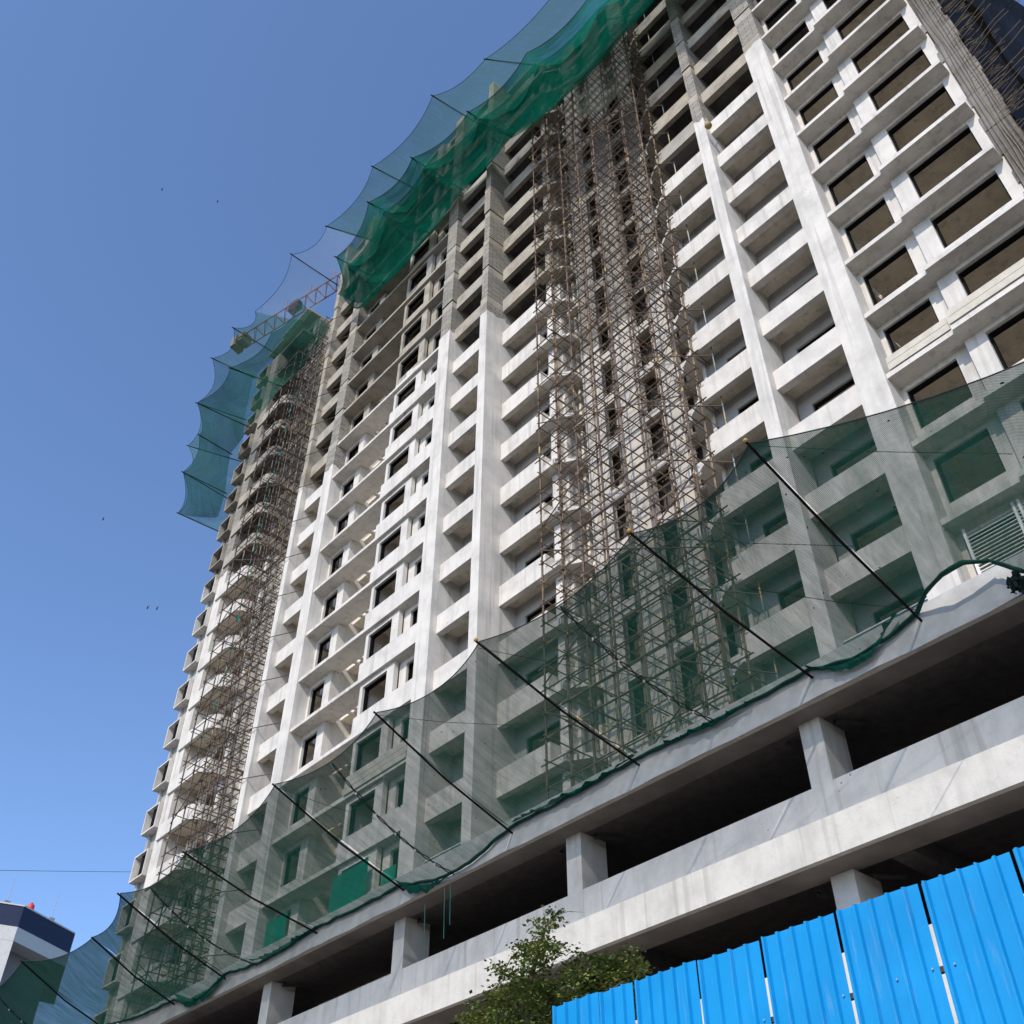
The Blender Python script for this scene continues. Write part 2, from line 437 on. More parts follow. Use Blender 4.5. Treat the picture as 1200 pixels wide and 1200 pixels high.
# return walls of the central shaft: right-hand faces of the inner left balcony
wall_with_openings(-24.02, -23.82, 24.2, 0.9, [], M_WALL, 'wall', FL, 0.0, 3.0)
mb = MB()
for k in FL:
    mb.box(-24.5, -24.0, 23.82, 24.2, zb(k)+0.32, zb(k)+3.0)
mb.build('wall', M_WALL, TW)
mb = MB()
for k in FL: mb.box(-15.75, -15.6, 24.12, 25.0, zb(k)+0.3, zb(k)+3.06)
mb.build('wall', M_WALL, TW)
# central shaft wall with two columns of narrow openings
wall_with_openings(-22.85, -17.15, 24.5, 0.25, [(-21.60,-20.80,0.40,2.72),(-19.30,-18.30,0.35,2.78)], M_SHAFT, 'shaft_wall', FL, 0.0, 3.0)
mb = MB(); mb.box(-22.8,-17.2,25.3,25.4,PB,TOP-0.5); mb.build('shaft_lining', M_DARKC, TW)  # dark panel added so the shaft openings read black
mb = MB(); mb.box(-23.75, -22.85, 26.6, 26.8, PB, TOP); mb.box(-17.15,-15.75,25.2,25.4,PB,TOP); mb.build('shaft_wall', M_WALL, TW)

# right bay with two columns of windows and ledges
n_ledge = 0
wl_ = wall_with_openings(-8.06, -5.75, 22.86, 0.18, [(-7.90,-6.20,1.08,2.80)], M_WALLR, 'wall', range(K0, 17), 0.0, 3.0)
wr_ = wall_with_openings(-5.75, -2.36, 22.66, 0.30, [(-5.13,-2.78,1.08,2.82)], M_WALLR, 'wall', range(K0, 17), 0.0, 3.0)
for k in range(K0, 17):
    z = zb(k)
    mb = MB(); mb.box(-8.06, -5.75, 22.2, 22.9, z, z+0.2); mb.box(-5.754, -2.42, 22.04, 22.72, z+0.003, z+0.203)
    if k == 2:   # boards left on this ledge
        bb = MB(); bb.box(-7.9,-5.82,22.16,22.21,z+0.23,z+0.5); bb.box(-7.9,-5.82,22.17,22.22,z+0.53,z+0.78)
        bb.box(-5.70,-2.9,21.99,22.045,z+0.23,z+0.5); bb.box(-5.70,-2.9,22.0,22.05,z+0.53,z+0.8); bb.box(-7.9,-2.9,22.3,22.36,z+0.2,z+0.6)
        o = bb.build('formwork_board', plain('beige_formwork', (0.50,0.46,0.38), 0.6, 0, 0.12), TW); o['label'] = 'beige grooved boards standing along the ledge'
    mb.build('ledge', M_LEDGER, TW)
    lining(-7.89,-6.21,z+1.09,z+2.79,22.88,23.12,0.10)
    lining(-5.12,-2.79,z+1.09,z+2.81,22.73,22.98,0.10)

# left window bay (between the two wide left piers)
wall_with_openings(-42.52, -40.42, 22.9, 0.2, [(-42.36,-41.05,1.10,2.75)], M_LEDGE, 'wall', FL, 0.2, 3.0)
mb = MB(); mb.box(-40.62, -40.42, 23.1, 24.4, PB, TOP); mb.build('wall', M_LEDGE, TW)
wall_with_openings(-40.42, -36.6, 24.4, 0.2, [(-37.6,-36.8,1.1,2.5)], M_LEDGE, 'wall', FL, 0.34, 3.34)
wall_with_openings(-36.60, -33.85, 22.36, 0.24, [(-36.36,-34.42,1.08,2.76)], M_LEDGE, 'wall', FL, 0.2, 3.0)
mb = MB(); mb.box(-36.60,-36.42,22.6,24.4,PB,TOP); mb.build('wall', M_LEDGE, TW)
wall_with_openings(-33.85, -31.92, 22.68, 0.22, [(-33.32,-32.05,1.08,2.72)], M_LEDGE, 'wall', FL, 0.2, 3.0)
for k in FL:
    z = zb(k)
    mb = MB(); mb.box(-42.52, -36.6, 22.18, 22.96, z, z+0.2); mb.box(-40.4,-36.6,22.96,23.35,z+0.02,z+0.34)
    if k < 10: mb.box(-36.6, -31.92, 22.18, 22.96, z, z+1.08)
    else:
        mb.box(-36.6, -31.92, 22.18, 22.96, z, z+0.2)
    mb.build('ledge', M_LEDGE, TW)
    if k in (1, -1):
        bb = MB()
        for q in range(3): bb.box(-36.55+(0.0 if k==1 else -4.5),-32.0-(0 if k==1 else 1.2),22.11+0.012*q,22.165+0.012*q,z+0.16+0.29*q,z+0.42+0.29*q)
        o = bb.build('formwork_board', bpy.data.materials['beige_formwork'], TW); o['label'] = 'beige grooved boards standing along the ledge'
    lv = MB()
    for i in range(6):
        x = -39.5+0.5*i
        lv.box(x, x+0.22, 23.4, 24.35, z+0.26, z+0.34)
    lv.build('louvre', M_LEDGE, TW)
    if k <= 14:
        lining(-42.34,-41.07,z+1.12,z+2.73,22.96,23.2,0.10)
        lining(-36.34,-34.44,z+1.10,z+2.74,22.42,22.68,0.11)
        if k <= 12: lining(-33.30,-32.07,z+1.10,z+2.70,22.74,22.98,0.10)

# left recess and the end of the tower
wall_with_openings(-54.2, -46.78, 25.4, 0.25, [(-53.4,-52.4,0.6,2.6),(-50.9,-49.9,0.6,2.6),(-48.6,-47.6,0.6,2.6)], M_WALL, 'wall', FL, 0.0, 3.0)
mb = MB()
for k in FL: mb.box(-54.2,-54.0,24.5,25.4,zb(k)+0.0,zb(k)+3.0)
mb.build('wall', M_WALL, TW)
wall_with_openings(-57.6, -54.4, 24.4, 0.2, [(-56.4,-54.9,DO,2.6)], M_WALL, 'wall', FL, 0.52, 3.34)
mb = MB(); mb.box(-58.9,-57.75,23.02,24.6,PB,TOP-3); mb.build('wall', M_WALL, TW)
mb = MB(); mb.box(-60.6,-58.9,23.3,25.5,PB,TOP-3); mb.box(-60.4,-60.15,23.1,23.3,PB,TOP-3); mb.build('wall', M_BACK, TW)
for k in range(K0, 18):
    z = zb(k)+1.05
    bx = MB(); x0,x1,y0,y1,hh,t = -60.7,-58.95,22.75,23.3,1.62,0.09
    bx.box(x0,x1,y0,y1,z,z+t); bx.box(x0,x1,y0,y1,z+hh-t,z+hh); bx.box(x0,x0+t,y0,y1,z+t,z+hh-t); bx.box(x1-t,x1,y0,y1,z+t,z+hh-t)
    o = bx.build('box_window', M_FRAME, TW)
    pn = MB(); pn.box(x0+0.65,x1-t-0.01,22.95,23.0,z+t+0.01,z+hh-t-0.01); p = pn.build('opening', M_BLACK, o)  # solid black panel set inside the box frame
    p.matrix_parent_inverse = Matrix.Identity(4); p.parent = o
    p.matrix_parent_inverse = o.matrix_parent_inverse.inverted() if False else Matrix.Identity(4)
# rear and side closing walls, so rooms end in shade
mb = MB(); mb.box(-61.0,-2.4,33.0,33.3,PB,TOP-0.3); mb.box(-61.0,-60.8,25.5,33.0,PB,TOP-3.2); mb.box(-2.62,-2.36,22.96,33.0,PB,TOP-0.3)
for x in (-12.2,-16.6,-23.6,-28.0,-33.6,-38.0,-43.2,-46.6,-54.1): mb.box(x-0.08,x+0.08,25.0 if x not in (-54.1,-46.6) else 25.7,32.99,PB,TOP-0.4)
mb.build('interior_wall', M_IN, TW)
mb = MB(); mb.box(-61.0,-2.4,27.6,27.75,PB,TOP-0.4); mb.build('interior_wall', M_IN, TW)
# rough concrete end strip with starter bars on the right
M_ROUGH = facade('rough_end_concrete', 0.0, False, (0.4,0.4,0.4), (0.12,0.11,0.098))
mb = MB()
zz = PB
while zz < 62:
    h = random.uniform(0.5, 1.1)
    mb.box(-2.36+random.uniform(-0.10,0.04), -1.55+random.uniform(-0.05,0.05), 22.60+random.uniform(0,0.025), 23.0, zz, zz+h); zz += h
mb.build('rough_end_wall', M_ROUGH, TW)
mb = MB()
for i in range(420):
    z = random.uniform(26, 60); x = random.uniform(-1.75,-1.0); y = random.uniform(22.3,22.8)
    L = random.uniform(0.2,0.75)
    mb.tube([(x,y,z),(x+L*0.5,y-0.05,z-0.03),(x+L,y-random.uniform(0,0.2),z-random.uniform(-0.05,0.22))], 0.008, 4)
for i in range(44):
    z = 28+i*0.6+random.uniform(-0.2,0.2)
    mb.tube([(-1.9,22.5,z),(-0.4,22.2,z+random.uniform(-0.1,0.3)),(1.8,21.9,z+random.uniform(0,0.6))], 0.012, 4)
for i in range(7):
    x = -2.25+0.11*i; mb.tube([(x+random.uniform(-0.06,0.06),22.5-random.uniform(0,0.08),24+j*2.0) for j in range(18)], 0.016, 4)
mb.build('starter_bars', plain('rusty_rebar', (0.19,0.14,0.085), 0.8), TW)
# props standing on the right inner balconies
M_PROP = pipe_mat('prop_pipe',(0.16,0.2,0.22),(0.42,0.30,0.10),0.5,0.56)
for k in range(-1, 17):
    z = zb(k)
    MB().tube([(-14.85,23.68,z+0.5),(-14.85,23.68,z+3.3)],0.032,5).build('prop', M_PROP, TW)
# white window grille on the lowest visible floor at the right
gz = zb(-1)
mb = MB()
for i in range(13): mb.box(-7.75,-2.9,22.60,22.63,gz+1.28+i*0.115,gz+1.30+i*0.115)
for x in (-7.75,-6.35,-6.2,-4.55,-4.4,-2.9): mb.box(x,x+0.07,22.56,22.64,gz+1.2,gz+2.85)
mb.build('window_grille', plain('white_grille_paint',(0.78,0.78,0.74),0.4,0,0.05), TW)

# ------------------------------------------------------------------ podium
PD = thing('parking_podium', 'open concrete parking podium with projecting slab edges and dark decks under the tower', 'podium', (-30, 22, 0))
X0P, X1P = -66.0, 3.0
pb = [H+13.04]+[H+9.34-3.63*i for i in range(3)]   # undersides of the slab edges
for i, z in enumerate(pb):
    yf = 18.75 if i == 0 else 18.6
    mb = MB(); mb.box(X0P, X1P, yf, yf+0.16, z, z+0.84)
    if i > 0: mb.box(X0P, X1P, yf+0.16, 19.4, z+0.70, z+0.835)
    mb.build('slab_edge', M_PODIUM, PD)
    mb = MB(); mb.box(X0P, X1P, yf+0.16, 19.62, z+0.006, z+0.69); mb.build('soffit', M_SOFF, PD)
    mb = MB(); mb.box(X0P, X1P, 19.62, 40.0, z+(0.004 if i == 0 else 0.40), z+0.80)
    if i > 0:
        for x in [-11.6-8.06*j + 1.4 for j in range(-1,7)]:
            mb.box(x-0.25, x+0.25, 19.62, 39.8, z-0.02, z+0.40)
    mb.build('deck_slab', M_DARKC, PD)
    if i > 0:
        mb = MB(); mb.box(X0P, X1P, 19.46, 19.61, z+0.84, z+2.07); mb.build('parapet', M_PODIUM, PD)
    if i < 3:
        for j in range(-1, 7):
            x = -11.6 - 8.06*j
            mb = MB(); mb.box(x-0.29, x+0.29, 19.45, 20.45, pb[i+1]+0.84, z)
            mb.build('column', M_PODIUM, PD)
for j in range(-1,7):
    x = -11.6-8.06*j; MB().box(x-0.29,x+0.29,19.45,20.45,0,pb[3]).build('column', M_PODIUM, PD)
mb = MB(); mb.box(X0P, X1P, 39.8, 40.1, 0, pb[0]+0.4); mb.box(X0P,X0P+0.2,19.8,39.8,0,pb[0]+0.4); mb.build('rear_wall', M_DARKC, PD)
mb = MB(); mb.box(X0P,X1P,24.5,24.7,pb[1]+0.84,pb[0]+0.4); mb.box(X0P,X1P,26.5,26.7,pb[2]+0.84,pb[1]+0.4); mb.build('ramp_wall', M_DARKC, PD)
mb = MB()
for j in range(-1,7):
    x = -11.6-8.06*j
    for z in pb[:2]:
        for (dx, L) in ((0.42, 0.55), (-0.95, 0.6)):
            mb.tube([(x+dx, 19.9, z-0.03),(x+dx+0.12, 19.75, z-0.16),(x+dx+0.5, 20.4, z-0.12)], 0.055, 6)
mb.build('drain_pipe', plain('dark_drain_pipe',(0.03,0.03,0.03),0.6), PD)

# ------------------------------------------------------------------ nets
def sm(t): return t*t*(3-2*t)
def net_sheet(outer, inner, mat, name, parent, nu=14, nv=12, scallop=0.9, belly=0.45, droop=None, wr=0.10, innersag=0.0, seed=0):
    """outer / inner: matching lists of support points; between supports the outer rope hangs back in scallops"""
    mb = MB(); uvs = []
    cols = []
    for i in range(len(outer)-1):
        for a in range(nu + (1 if i == len(outer)-2 else 0)):
            t = a/nu
            o = outer[i].lerp(outer[i+1], t); q = inner[i].lerp(inner[i+1], t)
            s = 4*t*(1-t)
            d = (q-o)
            o = o + d.normalized()*scallop*s - Vector((0,0,0.12*s if scallop else 0.0))
            q = q - Vector((0,0,innersag*s))
            if droop: q = q + droop(q, t, i)
            cols.append((o, q, s, i+t))
    L = 0.0; acc = [0.0]
    for i in range(1, len(cols)): L += (cols[i][1]-cols[i-1][1]).length; acc.append(L)
    for ci, (o, q, s, tt) in enumerate(cols):
        D = (q-o).length
        for j in range(nv+1):
            v = j/nv
            p = o.lerp(q, v)
            p = p - Vector((0, 0, belly*4*v*(1-v)*(0.35+0.65*s)))
            nz = mnoise.noise(Vector((acc[ci]*0.9+seed, v*D*0.25, 3.1+seed)))
            n2 = mnoise.noise(Vector((acc[ci]*2.6+seed, v*D*0.5, 7.7)))
            p = p + Vector((0, -0.3, 1.0))*(nz*wr + n2*wr*0.5)*min(1, 6*v*(1-v)+0.06)
            mb.v.append(tuple(p)); uvs.append((acc[ci], v*D))
    for c in range(len(cols)-1):
        for j in range(nv):
            a = c*(nv+1)+j
            mb.f.append((a, a+nv+1, a+nv+2, a+1))
    ob = mb.build(name, mat, parent, True)
    ul = ob.data.uv_layers.new(name='UVMap')
    for lp in ob.data.loops: ul.data[lp.index].uv = uvs[lp.vertex_index]
    edge = [c[0] for c in cols]
    return ob, edge, [c[1] for c in cols]

# lower catch net round the podium
M_CAP = plain('ochre_cap', (0.36,0.22,0.05), 0.7)
LN = thing('catch_net', 'lowest green catch net spread outward on black poles from the podium edge', 'safety net', (-25, 18.7, 15))
low = [((1077,720),(878,520)),((950,787),(742,625)),((748,890),(562,752)),((600,970),(442,835)),((473,1037),(323,919)),((372,1088),(218,998)),((265,1142),(141,1047)),((205,1172),(110,1098)),((125,1202),(27,1126))]
bases, tips = [], []
for bpx, tpx in low:
    B = at_y(*bpx, 18.69); T = at_y(*tpx, 13.55)
    bases.append(B); tips.append(T)
# beyond both frame edges the net goes on
bases = [Vector((-2.2,18.7,bases[0].z+0.9))] + bases + [Vector((-54.5,18.7,15.4)), Vector((-60.5,18.7,15.4))]
tips = [at_y(1290,385,13.6)] + tips + [Vector((-54.5,14.2,17.2)), Vector((-60.5,14.2,17.2))]
def droop(q, t, i):
    d = Vector((0,0,0)); s = math.sin(math.pi*t)
    amp = {0:-0.9, 1:0.28, 2:0.05, 3:0.04, 4:0.5, 5:0.06, 6:0.25, 7:0.5, 8:0.15}.get(i, 0.1)
    return Vector((0, -0.06*max(amp,0)*s, -amp*s + 0.05*mnoise.noise(Vector((q.x*1.7,0,0)))))
seams = {2:0.52, 4:0.5, 6:0.62, 9:0.5}
edge_all = []
def on_net(px, py):
    d = ray(px, py); t = (H+13.8+0.30*18.75-H)/(d.z+0.30*d.y); return d*t+Vector((0,0,H))
hem0 = [(lambda P_, p_: P_ if P_.y < 18.45 else at_y(p_[0], p_[1], 18.45))(on_net(*p), p) for p in ((1262,690),(1215,674),(1190,668),(1160,659),(1130,662),(1105,675),(1085,698))] + [bases[1]]
for i in range(len(bases)-1):
    to = [tips[i],tips[i+1]]; ti = [bases[i],bases[i+1]]
    if i == 0:
        to = [tips[0].lerp(tips[1], j/7)-Vector((0,-0.25,0.1))*(4*(j/7)*(1-j/7)) for j in range(8)]; ti = hem0
    o, e, q = net_sheet(to, ti, M_NETL if i >= 7 else M_NETM if i >= 5 else M_NET, 'net_panel', LN, 26 if i else 5, 20, 0.34 if i else 0.0, 0.35 if i else 0.12, (lambda qq,t,_i,i=i: droop(qq,t,i)) if i else None, 0.12, 0, i*5.3)
    edge_all += e
    # bunched hem
    hm = MB()
    for off in (0.0, 0.05):
        hm.tube([p+Vector((0,-0.035-off,0.02+0.05*mnoise.noise(Vector((p.x*2.1,off*9,1))))) for p in q], 0.045 if off == 0 else 0.03, 6)
    hm.build('hem', plain('dark_green_hem',(0.008,0.06,0.045),0.9) if i == 0 else bpy.data.materials['dark_green_hem'], LN)
er = MB(); er.tube([p+Vector((0,0,0.01)) for p in edge_all], 0.014, 5); er.build('edge_rope', M_ROPE, LN)
for B, T in zip(bases[1:10], tips[1:10]):
    d = (T-B).normalized()
    po = MB().tube([B - d*0.02 - Vector((0,0,0.16)), B.lerp(T,0.5)-Vector((0,0,0.24)), T + d*0.12 - Vector((0,0,0.06))], 0.031, 7).build('pole', M_POLE, LN)
    if B.x > -17: MB().lathe([(0.025,-0.05),(0.055,-0.02),(0.055,0.02),(0.025,0.06)], T + d*0.12 - Vector((0,0,0.03)), 8).build('cap', M_CAP, po)
for i, t in seams.items():
    o = tips[i].lerp(tips[i+1],t); q = bases[i].lerp(bases[i+1],t) + droop(bases[i].lerp(bases[i+1],t),t,i); s = 4*t*(1-t)
    o = o + (q-o).normalized()*0.34*s - Vector((0,0,0.12*s))
    c1, c2 = [], []
    n = 70
    for j in range(n+1):
        v = j/n; p = o.lerp(q,v) - Vector((0,0,0.35*4*v*(1-v)+0.03))
        wv = 0.065*abs(math.sin(v*math.pi*11))*(0.5+0.8*abs(mnoise.noise(Vector((v*6,i,0)))))
        c1.append(p+Vector((wv,0,0))); c2.append(p-Vector((wv,0,0)))
    mb = MB(); mb.tube(c1,0.016,4); mb.tube(c2,0.016,4); mb.build('seam_lacing', M_ROPE, LN)
    # pale beads coloured in for the bright gaps seen through the lacing
    kb = MB()
    for j in range(5):
        v = 0.2+0.16*j; p = o.lerp(q,v)-Vector((0,0,0.35*4*v*(1-v)+0.05)); kb.lathe([(0.0,-0.07),(0.035,0),(0.0,0.07)],p,6)
    kb.build('knot', plain('pale_knot',(0.6,0.6,0.5),0.8) if 'pale_knot' not in bpy.data.materials else bpy.data.materials['pale_knot'], LN)
# thin guy wires under the net
mb = MB()
for (a, c) in [((878,522),(1187,532)),((742,628),(1000,640)),((880,690),(1080,715)),((562,760),(800,800)),((442,838),(600,850)),((323,922),(440,960))]:
    P = at_y(*a, 13.6); Q = at_y(*c, 16.5); mb.tube([P, P.lerp(Q,0.5)-Vector((0,0,0.06)), Q], 0.007, 4)
mb.build('guy_wire', M_POLE, LN)
# dark bunch of rope and net tied up at the right
mb = MB()
c = at_y(1192, 680, 18.35)
for i in range(34):
    p0 = c + Vector((random.gauss(0,0.06), random.gauss(0,0.07), random.gauss(0,0.08)))
    pts = [p0]
    for q in range(4): pts.append(pts[-1]+Vector((random.gauss(0,0.035),random.gauss(0,0.03),random.gauss(-0.04,0.03))))
    mb.tube(pts, random.uniform(0.04,0.075), 7, 0.02)
mb.build('rope_bunch', plain('black_tangle',(0.006,0.016,0.013),0.95), LN)

# grey sheeting draped over the podium edge
mb = MB(); nx, nz = 520, 7; z0s, z1s = H+13.02, H+13.96
for a_ in range(nx+1):
    x = -60.0+63.0*a_/nx
    for b_ in range(nz+1):
        v = b_/nz; z = z0s+(z1s-z0s)*v
        fold = mnoise.noise(Vector((x*1.3+z*1.6, z*0.9, 4.0)))*0.6+mnoise.noise(Vector((x*3.4-z*2.2, z*1.3, 9.0)))*0.4
        y = 18.722 - 0.018*fold - (0.01 if v < 0.9 else 0.0)
        if b_ == 0: z += 0.05*mnoise.noise(Vector((x*0.8,0,2)))
        mb.v.append((x, min(y, 18.744), z))
for a_ in range(nx):
    for b_ in range(nz):
        q_ = a_*(nz+1)+b_; mb.f.append((q_,q_+nz+1,q_+nz+2,q_+1))
o = mb.build('edge_sheeting', plain('grey_tarpaulin', (0.42,0.415,0.40), 0.75, 0, 0.18, 1.6), None, True)
tag(o, 'long wrinkled grey sheeting draped over the podium edge below the green net', 'sheeting')
# bunched folds of net hanging under the hem where it sags
def drape(pxs, depth, seed):
    mb = MB(); uv = []; n = 40; m_ = 6
    pts = [at_y(px, py, 18.60) for px, py in pxs]
    for a_ in range(n+1):
        t = a_/n*(len(pts)-1); k_ = min(int(t), len(pts)-2); p = pts[k_].lerp(pts[k_+1], t-k_)
        dz = depth*math.sin(math.pi*a_/n)*(0.8+0.5*mnoise.noise(Vector((a_*0.3,seed,0))))
        for b_ in range(m_+1):
            v = b_/m_
            mb.v.append((p.x, p.y-0.16*math.sin(math.pi*v)*abs(mnoise.noise(Vector((a_*0.45,seed,v))))*2-0.05*v, p.z-dz*v+0.06)); uv.append((p.x, v*dz))
    for a_ in range(n):
        for b_ in range(m_):
            q_ = a_*(m_+1)+b_; mb.f.append((q_,q_+m_+1,q_+m_+2,q_+1))
    o = mb.build('net_fold', M_NETDENSE, LN, True); ul = o.data.uv_layers.new(name='UVMap')
    for lp in o.data.loops: ul.data[lp.index].uv = uv[lp.vertex_index]
drape(((1052,722),(1020,765),(985,782),(948,786)), 0.30, 1.0)
drape(((525,1030),(505,1038),(480,1040),(466,1034)), 0.34, 2.0)
drape(((270,1141),(245,1160),(222,1172),(205,1166)), 0.50, 3.0)
drape(((745,888),(700,915),(640,945),(602,966)), 0.16, 4.0)
drape(((372,1088),(345,1102),(318,1118),(296,1128)), 0.22, 5.0)
drape(((880,826),(850,842),(815,858),(780,874)), 0.14, 6.0)

# green sheets hung in the lowest openings
def hung_sheet(x0,x1,y,z0,z1,label):
    mb = MB(); nx, nz = 16, 12; uv=[]
    for i in range(nx+1):
        for j in range(nz+1):
            x = x0+(x1-x0)*i/nx; z = z0+(z1-z0)*j/nz
            mb.v.append((x, y+0.06*mnoise.noise(Vector((x*2.2,z*0.6,1.0))), z+0.10*mnoise.noise(Vector((x*1.2,3.0,0)))*(1 if j in (0,nz) else 0))); uv.append((x,z))
    for i in range(nx):
        for j in range(nz):
            a=i*(nz+1)+j; mb.f.append((a,a+nz+1,a+nz+2,a+1))
    o = mb.build('hung_sheet', M_SHEET, None, True)
    ul = o.data.uv_layers.new(name='UVMap')
    for lp in o.data.loops: ul.data[lp.index].uv = uv[lp.vertex_index]
    tag(o, label, 'green sheet'); return o
hung_sheet(-36.45,-33.9,22.03,H+15.6,H+17.9,'wide green sheet hung in the left window bay low behind the net')
hung_sheet(-32.85,-31.95,22.03,H+15.7,H+17.05,'narrow green sheet hung beside the white pier low behind the net')
hung_sheet(-41.45,-39.8,22.03,H+15.9,H+17.5,'green sheet hung at the left end of the left window bay')

# upper nets -------------------------------------------------
def tip_base(a, bpx, yb=22.15):
    B = at_y(*bpx, yb); T = at_x(*a, B.x)
    return T, B
def upper_net(obj, pairs, mat, nu=22, nv=14, **kw):
    o, e, q = net_sheet([p[0] for p in pairs],[p[1] for p in pairs], mat, 'net_panel', obj, nu, nv, **kw)
    MB().tube(e, 0.018, 4).build('edge_rope', M_ROPE, obj)
    return o
def poles(obj, pairs):
    for T, B in pairs:
        d=(T-B).normalized(); MB().tube([B-d*0.2-Vector((0,0,0.04)),T+d*0.15-Vector((0,0,0.04))],0.045,6).build('pole', M_POLE, obj)
def xyz(px, py, Y): return at_y(px, py, Y)
UN = thing('catch_net', 'topmost thin blue-green catch net fanned out against the sky above the teal net', 'safety net', (-35, 22, H+71))
UB = H+71.0
def up(px, py, Y=17.9):
    T = at_y(px, py, Y); return (T, Vector((T.x, 22.15, UB)))
U1 = [up(790,-70),up(720,-55,18.2),up(645,-2,18.0),up(569,69),up(507,112),up(437,195),up(383,265)]
upper_net(UN, U1, M_NETU, scallop=0.6, belly=0.5, seed=3); poles(UN, U1[2:])
UW = thing('catch_net', 'very thin pale see-through net stretched in front of the crane jib', 'safety net', (-48, 22, H+71))
U2 = [up(383,265),(at_x(342,298,-47.3),Vector((-47.3,22.15,UB+0.2))),up(299,365)]
upper_net(UW, U2, M_NETW, scallop=0.6, belly=0.3, seed=9); poles(UW, U2[1:2])
UL = thing('catch_net', 'blue-green upper catch net flared round the far left corner of the tower', 'safety net', (-58, 22, H+70))
U3 = [up(299,365),(at_x(273.7,384,-56.2),Vector((-56.2,22.15,UB-0.5))),up(248.8,419.6,18.2),(at_y(231,472,19.0),Vector((-61.0,22.6,H+66.5))),(at_y(220.6,522,20.0),Vector((-61.2,23.4,H+62))),(at_y(214.7,553,19.6),Vector((-61.2,23.3,H+57.5))),(at_y(209,601,20.6),Vector((-61.2,23.6,H+54.0)))]
upper_net(UL, U3, M_NETU, scallop=0.8, belly=0.4, seed=13); poles(UL, U3[1:])
VN = thing('catch_net', 'dense teal catch net sagging across the upper floors of the tower front', 'safety net', (-25, 22, H+65))
V1 = [(at_y(850,-150,18.0),at_y(860,-110,22.1)),(at_y(770,-75,18.0),at_y(790,-40,22.1)),(at_y(690,-3,18.0),at_y(735,32,22.1)),(at_y(617,62,18.0),at_y(668,104,22.1)),tip_base((549,131),(597,159)),tip_base((483,185),(540,221)),tip_base((432,237),(502,272)),tip_base((394,301),(450,331)),(at_y(396,345,20.5),at_y(424,353,21.9))]
upper_net(VN, V1, M_NETV, scallop=0.45, belly=1.0, wr=0.16, seed=21, innersag=0.7); poles(VN, V1[4:8])
V1b = [(a.lerp(q,0.25)+Vector((0,0,-0.25)), q+Vector((0,-0.05,-0.6))) for a,q in V1]
upper_net(VN, V1b, M_NETV, scallop=0.3, belly=1.3, wr=0.2, seed=31, innersag=0.5)
# grey-green veil dangling over the top of the scaffold
V3 = [(at_y(735,30,21.6),at_y(738,95,21.6)),(at_y(700,60,21.4),at_y(712,125,21.4)),(at_y(672,95,21.3),at_y(676,140,21.3))]
o,_,_ = net_sheet([a for a,_ in V3],[q for _,q in V3], net_mat('torn_grey_net',(0.10,0.12,0.09),0.45,0.5,0.35), 'net_panel', VN, 12, 10, 0.2, 0.2, wr=0.25, seed=41)
VL = thing('catch_net', 'dark green catch net hanging over the scaffold at the left end of the tower', 'safety net', (-55, 22, H+65))
V2 = [(at_y(351,352,19.5),at_y(388,381,21.5)),(at_y(318,390,18.6),at_y(362,420,21.5)),tip_base((270,431),(330,452),21.5),(at_y(231,472,18.6),at_y(292,500,21.9)),(at_y(233.6,509.5,19.4),at_y(270,531,22.1)),(at_y(214.7,553,19.6),at_y(264,577,22.4)),(at_y(209,601,20.4),at_y(255,606,22.8))]
upper_net(VL, V2, net_mat('dark_green_net',(0.012,0.085,0.058),0.58,0.55,0.30,True,True), scallop=0.5, belly=0.6, wr=0.2, seed=51, innersag=0.4); poles(VL, V2[2:6])
# dark veil nets at the right-hand end of the tower
VR = thing('veil_net', 'black and dark green netting hung beside the rough right end of the tower', 'safety net', (-1, 22.8, H+30))
def flat_net(pts_l, pts_r, mat, parent, seed):
    mb=MB(); uv=[]; n=len(pts_l); m_=12
    for i in range(n):
        for j in range(m_+1):
            p=pts_l[i].lerp(pts_r[i],j/m_); p=p+Vector((0,0.25*mnoise.noise(Vector((p.x*1.5+seed,0,p.z*0.5))),0)); mb.v.append(tuple(p)); uv.append((p.x,p.z))
    for i in range(n-1):
        for j in range(m_):
            a=i*(m_+1)+j; mb.f.append((a,a+1,a+m_+2,a+m_+1))
    o=mb.build('net_panel',mat,parent,True); ul=o.data.uv_layers.new(name='UVMap')
    for lp in o.data.loops: ul.data[lp.index].uv=uv[lp.vertex_index]
    return o
zs=[H+22+2.0*i for i in range(14)]
flat_net([Vector((-1.75,22.95,z)) for z in zs],[Vector((-0.72+0.12*math.sin(z),22.4,z)) for z in zs],M_NETB,VR,1)
flat_net([Vector((-0.9,22.9,z)) for z in zs],[Vector((0.35+0.35*math.sin(z*0.9+0.6),21.9,z)) for z in zs],net_mat('dark_grey_net',(0.012,0.0095,0.007),0.965,0.3,0.12),VR,5)

